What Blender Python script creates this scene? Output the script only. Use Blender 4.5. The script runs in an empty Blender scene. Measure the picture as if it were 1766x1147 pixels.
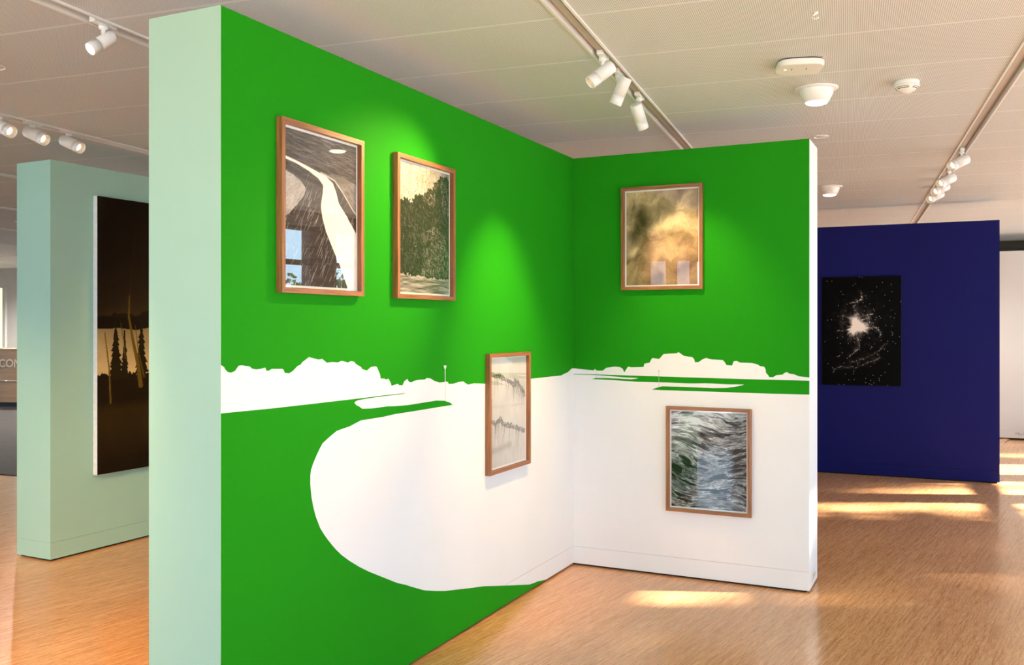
import bpy, math, random
import numpy as np
from mathutils import Vector, Matrix, Euler
from mathutils.geometry import tessellate_polygon

R = math.radians
sc = bpy.context.scene
col = sc.collection
rnd = random.Random(7)

# ------------------------------------------------------------------ camera, sky, sun, exposure
YAW = 19.96                                   # the ceiling tracks run along +Y; the camera looks to their left
cam_d = bpy.data.cameras.new('camera')
cam_d.sensor_width = 36.0
cam_d.lens = 1589.0 / 1766.0 * 36.0
cam_d.shift_y = -11.5 / 1766.0
cam_d.clip_start = 0.05
cam_d.clip_end = 300
cam = bpy.data.objects.new('camera', cam_d)
cam.location = (0, 0, 1.6)
cam.rotation_euler = (R(90), 0, R(YAW))
col.objects.link(cam)
sc.camera = cam

world = bpy.data.worlds.new('daylight')
sc.world = world
world.use_nodes = True
wn = world.node_tree
bg = wn.nodes['Background']
bg.inputs['Color'].default_value = (0.53, 0.78, 1.0, 1)
bg.inputs['Strength'].default_value = 6.4

sun_d = bpy.data.lights.new('sun', 'SUN')
sun_d.energy = 40.0
sun_d.angle = R(1.6)
sun_d.color = (1.0, 0.95, 0.86)
sun = bpy.data.objects.new('sun', sun_d)
SUN_AZ, SUN_EL = Vector((0.957, 0.29, 0)), R(30)
to_sun = (SUN_AZ.normalized() * math.cos(SUN_EL) + Vector((0, 0, math.sin(SUN_EL)))).normalized()
sun.rotation_euler = (-to_sun).to_track_quat('-Z', 'Y').to_euler()
sun.location = to_sun * 40
col.objects.link(sun)

vs = sc.view_settings
vs.view_transform = 'Standard'
vs.look = 'None'
vs.gamma = 1
vs.use_curve_mapping = False
vs.exposure = 0.42
SPOT_W = 160.0
sc.cycles.diffuse_bounces = 6
sc.cycles.max_bounces = 10
sc.cycles.caustics_reflective = False
sc.cycles.caustics_refractive = False
sc.cycles.sample_clamp_indirect = 8

# ------------------------------------------------------------------ node helpers
def lin(r, g, b):
    f = lambda c: (c / 255) / 12.92 if c <= 10 else (((c / 255) + 0.055) / 1.055) ** 2.4
    return (f(r), f(g), f(b), 1)

class NT:
    def __init__(self, name):
        self.m = bpy.data.materials.new(name)
        self.m.use_nodes = True
        self.t = self.m.node_tree
        self.b = self.t.nodes['Principled BSDF']
        self.out = self.t.nodes['Material Output']
    def n(self, typ, out=0, props=None, **ins):
        nd = self.t.nodes.new(typ)
        for k, v in (props or {}).items():
            setattr(nd, k, v)
        for k, v in ins.items():
            key = int(k[1:]) if k[0] == 'i' and k[1:].isdigit() else k.replace('_', ' ')
            self.put(nd.inputs[key], v)
        return nd.outputs[out]
    def put(self, sock, v):
        if isinstance(v, bpy.types.NodeSocket):
            self.t.links.new(v, sock)
        else:
            sock.default_value = v
    def math(self, op, a, b=0.0, c=0.0):
        return self.n('ShaderNodeMath', props={'operation': op}, i0=a, i1=b, i2=c)
    def vmath(self, op, a, b=(0, 0, 0), out=0):
        return self.n('ShaderNodeVectorMath', out=out, props={'operation': op}, i0=a, i1=b)
    def mix(self, fac, a, b, mode='MIX'):
        nd = self.t.nodes.new('ShaderNodeMix')
        nd.data_type = 'RGBA'
        nd.blend_type = mode
        self.put(nd.inputs[0], fac)
        self.put(nd.inputs[6], a)
        self.put(nd.inputs[7], b)
        return nd.outputs[2]
    def ramp(self, fac, stops):
        nd = self.t.nodes.new('ShaderNodeValToRGB')
        els = nd.color_ramp.elements
        while len(els) < len(stops):
            els.new(0.5)
        for e, (p, c) in zip(els, stops):
            e.position = p
            e.color = c if len(c) == 4 else (*c, 1)
        self.put(nd.inputs[0], fac)
        return nd.outputs[0]
    def bump(self, h, strength=0.1, dist=0.002):
        self.put(self.b.inputs['Normal'], self.n('ShaderNodeBump', Strength=strength, Distance=dist, Height=h))

def paint(name, rgb, rough=0.6, var=0.012, scale=3.0, spec=0.3, bump=0.03):
    """Rolled wall paint: one colour with very slight mottling and roller texture."""
    t = NT(name)
    pos = t.n('ShaderNodeNewGeometry', out='Position')
    nz = t.n('ShaderNodeTexNoise', Vector=pos, Scale=scale, Detail=3.0)
    c = rgb if len(rgb) == 4 else (*rgb, 1)
    lo = tuple(x * (1 - var) for x in c[:3])
    hi = tuple(min(1, x * (1 + var)) for x in c[:3])
    t.put(t.b.inputs['Base Color'], t.ramp(nz, [(0.3, lo), (0.7, hi)]))
    t.b.inputs['Roughness'].default_value = rough
    t.b.inputs['Specular IOR Level'].default_value = spec
    t.bump(t.n('ShaderNodeTexNoise', Vector=pos, Scale=260.0, Detail=2.0), bump, 0.001)
    return t.m

def glow(name, rgb, strength):
    t = NT(name)
    t.b.inputs['Base Color'].default_value = (*rgb, 1)
    t.b.inputs['Emission Color'].default_value = (*rgb, 1)
    t.b.inputs['Emission Strength'].default_value = strength
    return t.m

def wood(name, dark, light, axis, scale=1.0, rough=0.4):
    t = NT(name)
    co = t.n('ShaderNodeTexCoord', out='Object')
    s = [60 * scale] * 3
    s[axis] = 3.0 * scale
    v = t.vmath('ADD', t.vmath('MULTIPLY', co, tuple(s)), t.vmath('SCALE', (1, 1, 1)))
    ri = t.n('ShaderNodeObjectInfo', out='Random')
    sh = t.n('ShaderNodeCombineXYZ', X=t.math('MULTIPLY', ri, 37.0), Y=t.math('MULTIPLY', ri, 91.0))
    v = t.vmath('ADD', v, sh)
    nz = t.n('ShaderNodeTexNoise', Vector=v, Scale=1.0, Detail=4.0, Roughness=0.65)
    t.put(t.b.inputs['Base Color'], t.ramp(nz, [(0.3, dark), (0.68, light)]))
    t.b.inputs['Roughness'].default_value = rough
    t.bump(nz, 0.12, 0.001)
    return t.m

M = {}
M['white'] = paint('white_wall_paint', (0.83, 0.83, 0.82))
M['green'] = paint('green_mural_paint', (0.016, 0.27, 0.008), spec=0.03)
M['mint'] = paint('pale_mint_paint', (0.38, 0.55, 0.40))
M['sage'] = paint('mint_grey_paint', (0.37, 0.64, 0.54))
M['navy'] = paint('navy_paint', (0.008, 0.010, 0.11), rough=0.6, spec=0.1)
M['cream'] = paint('white_room_paint', (0.82, 0.81, 0.79))
M['shadow'] = paint('plinth_gap_shade', (0.012, 0.011, 0.010), rough=0.8)  # near-black colour paints in the shade of the recess under the partitions
M['lacquer'] = paint('white_lacquered_metal', (0.80, 0.79, 0.76), rough=0.38, var=0.015, spec=0.5, bump=0.0)
M['plastic'] = paint('white_plastic', (0.80, 0.78, 0.73), rough=0.42, var=0.015, spec=0.5, bump=0.0)
M['dark_plastic'] = paint('dark_plastic', (0.03, 0.03, 0.035), rough=0.4, bump=0.0)
M['slot'] = paint('dark_slot', (0.10, 0.085, 0.06), rough=0.8, bump=0.0)
M['taupe'] = paint('track_recess_grey', (0.50, 0.47, 0.43), rough=0.5, var=0.02, bump=0.0)
M['beam'] = paint('dark_grey_beam', (0.055, 0.058, 0.058), rough=0.5)
M['canvas_edge'] = paint('white_primed_canvas', (0.84, 0.83, 0.84), rough=0.9, var=0.06, scale=40)
M['black_edge'] = paint('black_canvas_edge', (0.004, 0.004, 0.006), rough=0.6)
M['paper'] = paint('warm_white_paper', (0.86, 0.85, 0.80), rough=0.9, var=0.015)
M['timber'] = wood('brown_window_timber', (0.10, 0.035, 0.018), (0.20, 0.075, 0.035), 2, 0.4, 0.5)
M['frame_x'] = wood('stained_frame_wood_x', (0.17, 0.060, 0.020), (0.40, 0.165, 0.055), 0, 1.6)
M['frame_z'] = wood('stained_frame_wood_z', (0.17, 0.060, 0.020), (0.40, 0.165, 0.055), 2, 1.6)
M['desk_wood'] = wood('desk_veneer', (0.36, 0.20, 0.105), (0.52, 0.31, 0.17), 0, 0.25, 0.5)
M['grey_letter'] = paint('pale_grey_lettering', (0.62, 0.50, 0.40), bump=0.0)
M['pale_letter'] = paint('pale_desk_lettering', (0.74, 0.60, 0.47), bump=0.0)
M['faint_letter'] = paint('faint_grey_lettering', (0.45, 0.46, 0.52), bump=0.0)
M['pole_grey'] = paint('thin_painted_pole', (0.40, 0.46, 0.36), bump=0.0)
M['lamp_face'] = glow('lamp_diffuser', (1.0, 0.95, 0.86), 5.0)
M['spot_lens'] = glow('spotlight_lens', (1.0, 0.86, 0.62), 1.5)
M['spot_lens_bright'] = glow('spotlight_lens_full', (1.0, 0.95, 0.88), 9.0)
M['door_glow'] = glow('lit_glass_door', (1.0, 0.86, 0.55), 0.9)
M['reflector'] = paint('spotlight_reflector', (0.62, 0.55, 0.46), rough=0.35, bump=0.0)
M['trunk'] = wood('bark', (0.05, 0.035, 0.025), (0.13, 0.10, 0.07), 2, 0.2, 0.9)

def make_ceiling_mat():
    t = NT('perforated_ceiling_metal')
    pos = t.n('ShaderNodeNewGeometry', out='Position')
    v = t.vmath('MULTIPLY', pos, (1 / 0.0085, 1 / 0.0085, 0))
    a = t.vmath('LENGTH', t.vmath('SUBTRACT', t.vmath('FRACTION', v), (0.5, 0.5, 0)), out='Value')
    hole = t.math('LESS_THAN', a, 0.33)
    sy = t.n('ShaderNodeSeparateXYZ', out='Y', Vector=pos)
    fy = t.math('FRACT', t.math('DIVIDE', t.math('SUBTRACT', sy, 4.36), 0.635))
    dist = t.math('MINIMUM', fy, t.math('SUBTRACT', 1.0, fy))
    hole = t.math('MULTIPLY', hole, t.math('GREATER_THAN', dist, 0.014))
    t.put(t.b.inputs['Base Color'], t.mix(hole, (0.745, 0.77, 0.77, 1), (0.33, 0.342, 0.335, 1)))
    t.b.inputs['Roughness'].default_value = 0.55
    t.b.inputs['Specular IOR Level'].default_value = 0.35
    return t.m
M['ceiling'] = make_ceiling_mat()

PLANK_ROT = 14.6                               # planks run 14.6 degrees to the right of the tracks
def make_floor_mat():
    t = NT('bamboo_strip_floor')
    pos = t.n('ShaderNodeNewGeometry', out='Position')
    mp = t.t.nodes.new('ShaderNodeMapping')
    t.put(mp.inputs['Vector'], pos)
    mp.inputs['Rotation'].default_value = (0, 0, R(PLANK_ROT))
    p = mp.outputs[0]
    ri = t.math('FRACT', t.math('ADD', t.n('ShaderNodeObjectInfo', out='Random'),
                                t.n('ShaderNodeNewGeometry', out='Random Per Island')))
    off = t.n('ShaderNodeCombineXYZ', X=t.math('MULTIPLY', ri, 53.0), Y=t.math('MULTIPLY', ri, 29.0))
    q = t.vmath('ADD', p, off)
    fine = t.n('ShaderNodeTexNoise', Vector=t.vmath('MULTIPLY', q, (210, 9, 1)), Scale=1.0, Detail=3.0, Roughness=0.7)
    mid = t.n('ShaderNodeTexNoise', Vector=t.vmath('MULTIPLY', q, (70, 2.2, 1)), Scale=1.0, Detail=2.0)
    dash = t.n('ShaderNodeTexNoise', Vector=t.vmath('MULTIPLY', q, (330, 22, 1)), Scale=1.0, Detail=1.0)
    s = t.math('ADD', t.math('MULTIPLY', fine, 0.62), t.math('MULTIPLY', mid, 0.38))
    c = t.ramp(s, [(0.34, (0.44, 0.19, 0.065)), (0.50, (0.72, 0.355, 0.15)), (0.66, (0.88, 0.510, 0.250))])
    c = t.mix(t.math('MULTIPLY', t.math('GREATER_THAN', dash, 0.63), 0.45), c, (0.30, 0.125, 0.05, 1))
    c = t.mix(t.math('MULTIPLY', ri, 0.16), c, (0.40, 0.18, 0.065, 1))
    t.put(t.b.inputs['Base Color'], c)
    t.put(t.b.inputs['Roughness'], t.math('ADD', t.math('MULTIPLY', fine, 0.12), 0.16))
    t.b.inputs['Specular IOR Level'].default_value = 0.6
    t.bump(fine, 0.05, 0.001)
    return t.m
M['floor'] = make_floor_mat()

def make_carpet_mat():
    t = NT('dark_carpet')
    pos = t.n('ShaderNodeNewGeometry', out='Position')
    nz = t.n('ShaderNodeTexNoise', Vector=t.vmath('MULTIPLY', pos, (3, 30, 1)), Scale=1.0, Detail=4.0)
    t.put(t.b.inputs['Base Color'], t.ramp(nz, [(0.3, (0.040, 0.033, 0.033)), (0.7, (0.072, 0.060, 0.059))]))
    t.b.inputs['Roughness'].default_value = 0.9
    return t.m
M['carpet'] = make_carpet_mat()

def make_glass(name, tint=(1, 1, 1, 1)):
    t = NT(name)
    t.t.nodes.remove(t.b)
    tr = t.n('ShaderNodeBsdfTransparent', Color=tint)
    gl = t.n('ShaderNodeBsdfGlossy', Color=(1, 1, 1, 1), Roughness=0.0)
    bf = t.n('ShaderNodeNewGeometry', out='Backfacing')
    fr = t.n('ShaderNodeFresnel', IOR=t.math('SUBTRACT', 1.5, t.math('MULTIPLY', bf, 1.5 - 1 / 1.5)))
    mx = t.n('ShaderNodeMixShader', i0=fr, i1=tr, i2=gl)
    t.t.links.new(mx, t.out.inputs['Surface'])
    return t.m
M['glass'] = make_glass('picture_glass')
M['pane'] = make_glass('window_glass')

def make_art_mat():
    t = NT('drawing_on_paper')
    c = t.n('ShaderNodeAttribute', out='Color', props={'attribute_name': 'tone'})
    t.put(t.b.inputs['Base Color'], c)
    t.b.inputs['Roughness'].default_value = 0.85
    t.b.inputs['Specular IOR Level'].default_value = 0.1
    return t.m
M['art'] = make_art_mat()

def make_leaf_mat():
    t = NT('leaf')
    ri = t.n('ShaderNodeNewGeometry', out='Random Per Island')
    t.put(t.b.inputs['Base Color'], t.ramp(ri, [(0.0, (0.05, 0.13, 0.02)), (1.0, (0.25, 0.36, 0.06))]))
    t.b.inputs['Roughness'].default_value = 0.6
    return t.m
M['leaf'] = make_leaf_mat()
t_ = NT('outdoor_paving')
t_.put(t_.b.inputs['Base Color'], t_.ramp(t_.n('ShaderNodeTexNoise', Vector=t_.n('ShaderNodeNewGeometry', out='Position'), Scale=3.0, Detail=5.0),
                                          [(0.3, (0.48, 0.46, 0.43)), (0.7, (0.62, 0.60, 0.56))]))
M['paving'] = t_.m

# ------------------------------------------------------------------ mesh helpers
class MB:
    def __init__(self):
        self.v, self.f, self.s = [], [], []
    def add(self, vs, fs, smooth=False):
        k = len(self.v)
        self.v += [tuple(p) for p in vs]
        self.f += [tuple(i + k for i in f) for f in fs]
        self.s += [smooth] * len(fs)
        return self
    def box(self, x0, x1, y0, y1, z0, z1, bev=0.0):
        if bev <= 0:
            return self.add([(x, y, z) for z in (z0, z1) for y in (y0, y1) for x in (x0, x1)],
                            [(0, 2, 3, 1), (4, 5, 7, 6), (0, 1, 5, 4), (2, 6, 7, 3), (0, 4, 6, 2), (1, 3, 7, 5)])
        vs, b = [], bev
        for sx, X in ((1, x0), (-1, x1)):
            for sy, Y in ((1, y0), (-1, y1)):
                for sz, Z in ((1, z0), (-1, z1)):
                    vs += [(X, Y + sy * b, Z + sz * b), (X + sx * b, Y, Z + sz * b), (X + sx * b, Y + sy * b, Z)]
        import bmesh
        bm = bmesh.new()
        for p in vs:
            bm.verts.new(p)
        bmesh.ops.convex_hull(bm, input=bm.verts)
        bm.verts.index_update()
        self.add([p.co for p in bm.verts], [[q.index for q in f.verts] for f in bm.faces])
        bm.free()
        return self
    def lathe(self, prof, mat=Matrix(), seg=24, smooth=True):
        """prof: (radius, height) pairs, turned about local Z."""
        vs, fs = [], []
        for r, z in prof:
            for k in range(seg):
                a = 2 * math.pi * k / seg
                vs.append(mat @ Vector((r * math.cos(a), r * math.sin(a), z)))
        for i in range(len(prof) - 1):
            for k in range(seg):
                k2 = (k + 1) % seg
                fs.append((i * seg + k, i * seg + k2, (i + 1) * seg + k2, (i + 1) * seg + k))
        return self.add(vs, fs, smooth)
    def poly(self, pts3):
        tri = tessellate_polygon([[Vector(p) for p in pts3]])
        return self.add(pts3, tri)
    def mesh(self, name, mat):
        me = bpy.data.meshes.new(name)
        me.from_pydata(self.v, [], self.f)
        me.polygons.foreach_set('use_smooth', self.s)
        me.materials.append(mat)
        me.update()
        return me
    def build(self, name, mat, parent=None, loc=None, rot=None):
        o = bpy.data.objects.new(name, self.mesh(name, mat))
        col.objects.link(o)
        if parent:
            o.parent = parent
        if loc is not None:
            o.location = loc
        if rot is not None:
            o.rotation_euler = rot
        return o

def empty(name, label, cat, loc=(0, 0, 0), rz=0.0, group=None):
    o = bpy.data.objects.new(name, None)
    o.empty_display_size = 0.1
    col.objects.link(o)
    o.location = loc
    o.rotation_euler = (0, 0, rz)
    o['label'] = label
    o['category'] = cat
    if group:
        o['group'] = group
    return o

def tag(o, label, cat, group=None):
    o['label'], o['category'] = label, cat
    if group:
        o['group'] = group
    return o

def struct(o, label=None):
    o['kind'] = 'structure'
    if label:
        o['label'] = label
    return o

def aim(d, at=(0, 0, 0)):
    """Matrix whose local +Z runs along d."""
    return Matrix.Translation(Vector(at)) @ Vector(d).normalized().to_track_quat('Z', 'Y').to_matrix().to_4x4()

fwd = Vector((-math.sin(R(YAW)), math.cos(R(YAW))))
rgt = Vector((math.cos(R(YAW)), math.sin(R(YAW))))
def in_view(x, y, z, m=60):
    d = x * fwd.x + y * fwd.y
    if d < 0.3:
        return False
    px = 883 + 1589 * (x * rgt.x + y * rgt.y) / d
    py = 562 - 1589 * (z - 1.6) / d
    return -m < px < 1766 + m and -m < py < 1147 + m

def crosses(p, q, a, b):
    def s(u, v, w):
        return (v[0] - u[0]) * (w[1] - u[1]) - (v[1] - u[1]) * (w[0] - u[0])
    return s(p, q, a) * s(p, q, b) < 0 and s(a, b, p) * s(a, b, q) < 0

# ------------------------------------------------------------------ room shell
CEIL = 2.90
X0, X1, Y0, Y1 = -19.5, 3.30, -1.80, 16.0
floor = struct(MB().box(X0 - 0.3, X1 + 0.3, Y0 - 0.3, Y1 + 0.3, -0.25, -0.014).build('floor', M['floor']))
ceiling = struct(MB().box(X0 - 0.3, X1 + 0.3, Y0 - 0.3, Y1 + 0.3, CEIL + 0.075, CEIL + 0.25).build('ceiling', M['cream']))

WALL_SEGS = [((-1.72, 5.94), (-2.05, 2.68)), ((-1.72, 5.94), (-0.21, 5.78)), ((-0.3, 10.6), (1.46, 10.46)),
             ((-2.38, 2.69), (-2.05, 2.68)), ((-5.07, 4.80), (-4.8, 7.0))]
def hidden(x, y):
    return any(crosses((0, 0), (x, y), a, b) for a, b in WALL_SEGS)

# floor planks
PW, PL = 0.20, 2.20
ca, sa = math.cos(R(-PLANK_ROT)), math.sin(R(-PLANK_ROT))
def pl_world(u, v):                            # u across the planks, v along them
    return (u * ca - v * sa, u * sa + v * ca)
planks = []
for i in range(-110, 60):
    shift = ((i * 0.38196) % 1.0) * PL
    for j in range(-6, 16):
        u, v = (i + 0.5) * PW, j * PL + shift
        cs = [pl_world(u + a * PW / 2, v + b * PL / 2) for a in (-1, 1) for b in (-1, 1)]
        if all(X0 + 0.02 < x < X1 - 0.02 and Y0 + 0.02 < y < Y1 - 0.02 for x, y in cs):
            c = pl_world(u, v)
            vis = any(in_view(*pl_world(u, v + k * PL * 0.45), 0) and not hidden(*pl_world(u, v + k * PL * 0.45)) for k in (-1, 0, 1))
            planks.append((0 if vis else 1, math.hypot(*c), c, u, v))
planks.sort(key=lambda a: a[:2])
plank_me = MB().box(-PW / 2 + 0.0003, PW / 2 - 0.0003, -PL / 2 + 0.0003, PL / 2 - 0.0003, -0.013, 0.0).mesh('plank', M['floor'])
rest = MB()
n_plank = 0
for vis, d, c, u, v in planks:
    if vis == 0 and n_plank < 300:
        n_plank += 1
        o = bpy.data.objects.new('plank', plank_me)
        col.objects.link(o)
        o.parent = floor
        o.location = (c[0], c[1], 0)
        o.rotation_euler = (0, 0, R(-PLANK_ROT))
    else:
        k = len(rest.v)
        P = [pl_world(u + a * (PW / 2 - 0.0003), v + b * (PL / 2 - 0.0003)) for a, b in ((-1, -1), (1, -1), (1, 1), (-1, 1))]
        rest.add([(x, y, -0.013) for x, y in P] + [(x, y, 0) for x, y in P],
                 [(4, 5, 6, 7), (0, 1, 5, 4), (1, 2, 6, 5), (2, 3, 7, 6), (3, 0, 4, 7)])
o = rest.build('distant_planks', M['floor'], floor)
o['kind'] = 'stuff'

# ceiling panels between the tracks
TRACK_X = [-1.10 + 1.90 * k for k in range(-9, 3)]
PITCH = 0.635
pw = 1.90 - 0.09
panel_me = MB().box(-pw / 2, pw / 2, -PITCH / 2 + 0.001, PITCH / 2 - 0.001, 0.0, 0.03).mesh('ceiling_panel', M['ceiling'])
rest = MB()
n_pan = 0
for k in range(-10, 2):
    xc = -1.10 + 1.90 * k + 0.95
    for j in range(-9, 18):
        yc = 4.36 + PITCH * (j + 0.5)
        if not (X0 - 0.9 < xc < X1 + 0.9 and Y0 < yc - PITCH / 2 and yc + PITCH / 2 < Y1):
            continue
        vis = any(in_view(xc + a * pw / 2, yc + b * PITCH / 2, CEIL, 0) for a in (-1, 0, 1) for b in (-1, 1))
        if vis and n_pan < 300:
            n_pan += 1
            o = bpy.data.objects.new('ceiling_panel', panel_me)
            col.objects.link(o)
            o.parent = ceiling
            o.location = (xc, yc, CEIL)
        else:
            rest.box(xc - pw / 2, xc + pw / 2, yc - PITCH / 2 + 0.001, yc + PITCH / 2 - 0.001, CEIL, CEIL + 0.03)
o = rest.build('distant_ceiling_panels', M['ceiling'], ceiling)
o['kind'] = 'stuff'

# window walls: timber posts, panes and transoms with piers between
win_n = [0]
def window_wall(name, fixed, along0, along1, axis, sign, openings, sill, head, solid):
    """axis 'x': the wall lies at X=fixed and runs along Y; axis 'y': at Y=fixed, along X."""
    T = 0.25
    w = MB()
    def bx(mb, a0, a1, d0, d1, z0, z1):        # a along, d depth outward
        d0, d1 = sorted((fixed + sign * d0, fixed + sign * d1))
        if axis == 'x':
            mb.box(d0, d1, a0, a1, z0, z1)
        else:
            mb.box(a0, a1, d0, d1, z0, z1)
        return mb
    edges = [along0]
    for a, b in openings:
        edges += [a, b]
    edges.append(along1)
    bx(w, along0, along1, 0, T, -0.013, sill)
    bx(w, along0, along1, 0, T, head, CEIL + 0.07)
    for i in range(0, len(edges), 2):
        if edges[i + 1] - edges[i] > 0.01:
            bx(w, edges[i], edges[i + 1], 0, T, sill, head)
    struct(w.build(name, M[solid]))
    for a, b in openings:
        win_n[0] += 1
        f = 0.05
        fr = MB()
        bx(fr, a, a + f, 0.06, 0.16, sill, head)
        bx(fr, b - f, b, 0.06, 0.16, sill, head)
        bx(fr, a + f, b - f, 0.06, 0.16, sill, sill + f)
        bx(fr, a + f, b - f, 0.06, 0.16, head - f, head)
        o = struct(fr.build('window_%d' % win_n[0], M['timber']))
        tz = head - 0.47
        bx(MB(), a + f, b - f, 0.07, 0.15, tz, tz + 0.06).build('transom', M['timber'], o)
        bx(MB(), a + f, b - f, 0.07, 0.15, 1.22, 1.36).build('mid_rail', M['timber'], o)
        bx(MB(), a + f, b - f, 0.10, 0.106, sill + f, 1.22).build('pane', M['pane'], o)
        bx(MB(), a + f, b - f, 0.10, 0.106, 1.36, tz).build('pane', M['pane'], o)
        bx(MB(), a + f, b - f, 0.10, 0.106, tz + 0.06, head - f).build('pane', M['pane'], o)

right_open = [(5.72 + 1.27 * k - 0.46, 5.72 + 1.27 * k + 0.46) for k in range(-5, 8)]
window_wall('wall_right', X1, Y0, Y1, 'x', 1, right_open, 0.35, 2.80, 'timber')
back_open = [(-7.4 + 1.5 * k, -7.4 + 1.5 * k + 1.25) for k in range(7)]
window_wall('wall_back', Y0, X0, X1, 'y', -1, back_open, 0.25, 2.62, 'timber')
left_open = [(-1.0 + 2.0 * k, -1.0 + 2.0 * k + 1.6) for k in range(6)]
window_wall('wall_left', X0, Y0, Y1, 'x', -1, left_open, 0.5, 2.80, 'cream')
struct(MB().box(X0, X1, Y1, Y1 + 0.25, -0.013, CEIL + 0.07).build('wall_far', M['cream']))
struct(MB().box(X0, X1, Y1 - 0.03, Y1, 2.70, 2.76).build('trim_1', M['lacquer']))
# dark blind box along the far wall at the right
bb = empty('blind_box', 'dark grey blind box under the ceiling behind the white partition', 'blind box', (1.35, Y1, 2.70))
MB().box(-1.9, 1.94, -0.16, -0.03, 0.09, 0.20).build('box', M['slot'], bb)
MB().box(-1.9, 1.94, -0.18, -0.03, 0.0, 0.09).build('front_rail', M['beam'], bb)

# ground outside
struct(MB().box(-40, 40, -40, 40, -0.6, -0.5).build('ground', M['paving']))

# ------------------------------------------------------------------ the green L-shaped partition
A_W = R(5.87)
K = Vector((-1.72, 5.94, 0))
H = 2.72
RIDGE_LEFT=[(3.279,1.463),(3.264,1.456),(3.256,1.445),(3.243,1.436),(3.228,1.434),(3.209,1.439),(3.191,1.457),(3.174,1.458),(3.133,1.452),(3.122,1.444),(3.1,1.44),(3.075,1.441),(3.049,1.445),(3.045,1.434),(3.034,1.431),(3.014,1.438),(2.954,1.436),(2.946,1.432),(2.94,1.42),(2.914,1.417),(2.892,1.425),(2.864,1.443),(2.845,1.448),(2.835,1.457),(2.793,1.476),(2.77,1.471),(2.733,1.464),(2.709,1.466),(2.678,1.449),(2.643,1.451),(2.604,1.448),(2.578,1.454),(2.534,1.445),(2.515,1.45),(2.489,1.447),(2.477,1.437),(2.439,1.422),(2.431,1.413),(2.396,1.405),(2.364,1.419),(2.327,1.421),(2.318,1.416),(2.294,1.383),(2.29,1.365),(2.259,1.363),(2.247,1.358),(2.227,1.361),(2.21,1.343),(2.201,1.327),(2.18,1.33),(2.149,1.333),(2.136,1.326),(2.109,1.324),(2.095,1.342),(2.068,1.352),(2.054,1.337),(2.031,1.333),(2.012,1.339),(1.97,1.342),(1.912,1.341),(1.892,1.347),(1.858,1.343),(1.823,1.33),(1.772,1.318),(1.72,1.318),(1.7185,1.321),(1.719,1.381),(1.73,1.399),(1.73,1.401),(1.702,1.4),(1.702,1.397),(1.712,1.381),(1.7125,1.321),(1.688,1.317),(1.679,1.306),(1.634,1.304),(1.579,1.31),(1.529,1.311),(1.5,1.299),(1.474,1.291),(1.407,1.294),(1.274,1.284),(0.679,1.281),(0.21,1.278),(0.156,1.287),(0.102,1.293),(0.029,1.316),(0,1.315)]
LOWER_LEFT=[(3.279,1.294),(3.008,1.29),(2.783,1.289),(2.485,1.288),(2.261,1.288),(2.104,1.287),(2.077,1.288),(2.104,1.284),(2.227,1.284),(2.311,1.284),(2.392,1.283),(2.462,1.28),(2.481,1.276),(2.487,1.271),(2.474,1.261),(2.454,1.254),(2.431,1.242),(2.352,1.237),(2.236,1.237),(2.179,1.233),(2.063,1.229),(1.941,1.23),(1.802,1.231),(1.72,1.224),(1.666,1.211),(1.637,1.197),(1.802,1.197),(1.998,1.196),(2.179,1.196),(2.269,1.192),(2.44,1.192),(2.524,1.174),(2.573,1.169),(2.613,1.164),(2.66,1.145),(2.706,1.124),(2.725,1.105),(2.744,1.082),(2.766,1.052),(2.781,1.026),(2.785,1.004),(2.785,0.967),(2.778,0.919),(2.766,0.875),(2.751,0.836),(2.722,0.783),(2.691,0.746),(2.66,0.714),(2.621,0.677),(2.581,0.644),(2.524,0.606),(2.448,0.561),(2.379,0.525),(2.307,0.491),(2.156,0.42),(2.081,0.392),(2.035,0.372),(1.988,0.353),(1.916,0.324),(1.817,0.295),(1.714,0.268),(1.62,0.25),(1.523,0.23),(1.407,0.207),(1.301,0.187),(0.993,0.113),(0.706,0.046),(0.639,0.038),(0.59,0.035),(0.531,0.026),(0.471,0.015)]
RIDGE_RIGHT=[(0,1.316),(0.097,1.308),(0.146,1.305),(0.15,1.313),(0.158,1.311),(0.169,1.303),(0.209,1.304),(0.234,1.324),(0.295,1.333),(0.329,1.33),(0.347,1.319),(0.358,1.296),(0.367,1.31),(0.384,1.334),(0.408,1.33),(0.489,1.334),(0.494,1.355),(0.53,1.363),(0.54,1.384),(0.549,1.393),(0.593,1.387),(0.621,1.419),(0.659,1.423),(0.706,1.425),(0.72,1.433),(0.753,1.41),(0.809,1.402),(0.821,1.388),(0.825,1.37),(0.85,1.372),(0.873,1.389),(0.896,1.399),(0.928,1.39),(1.001,1.387),(1.014,1.373),(1.023,1.356),(1.059,1.354),(1.068,1.379),(1.085,1.384),(1.108,1.373),(1.178,1.372),(1.213,1.364),(1.23,1.353),(1.252,1.351),(1.261,1.338),(1.265,1.312),(1.278,1.299),(1.284,1.287),(1.308,1.288),(1.325,1.3),(1.364,1.305),(1.372,1.314),(1.389,1.321),(1.402,1.312),(1.427,1.309),(1.461,1.296),(1.519,1.291)]
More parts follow.
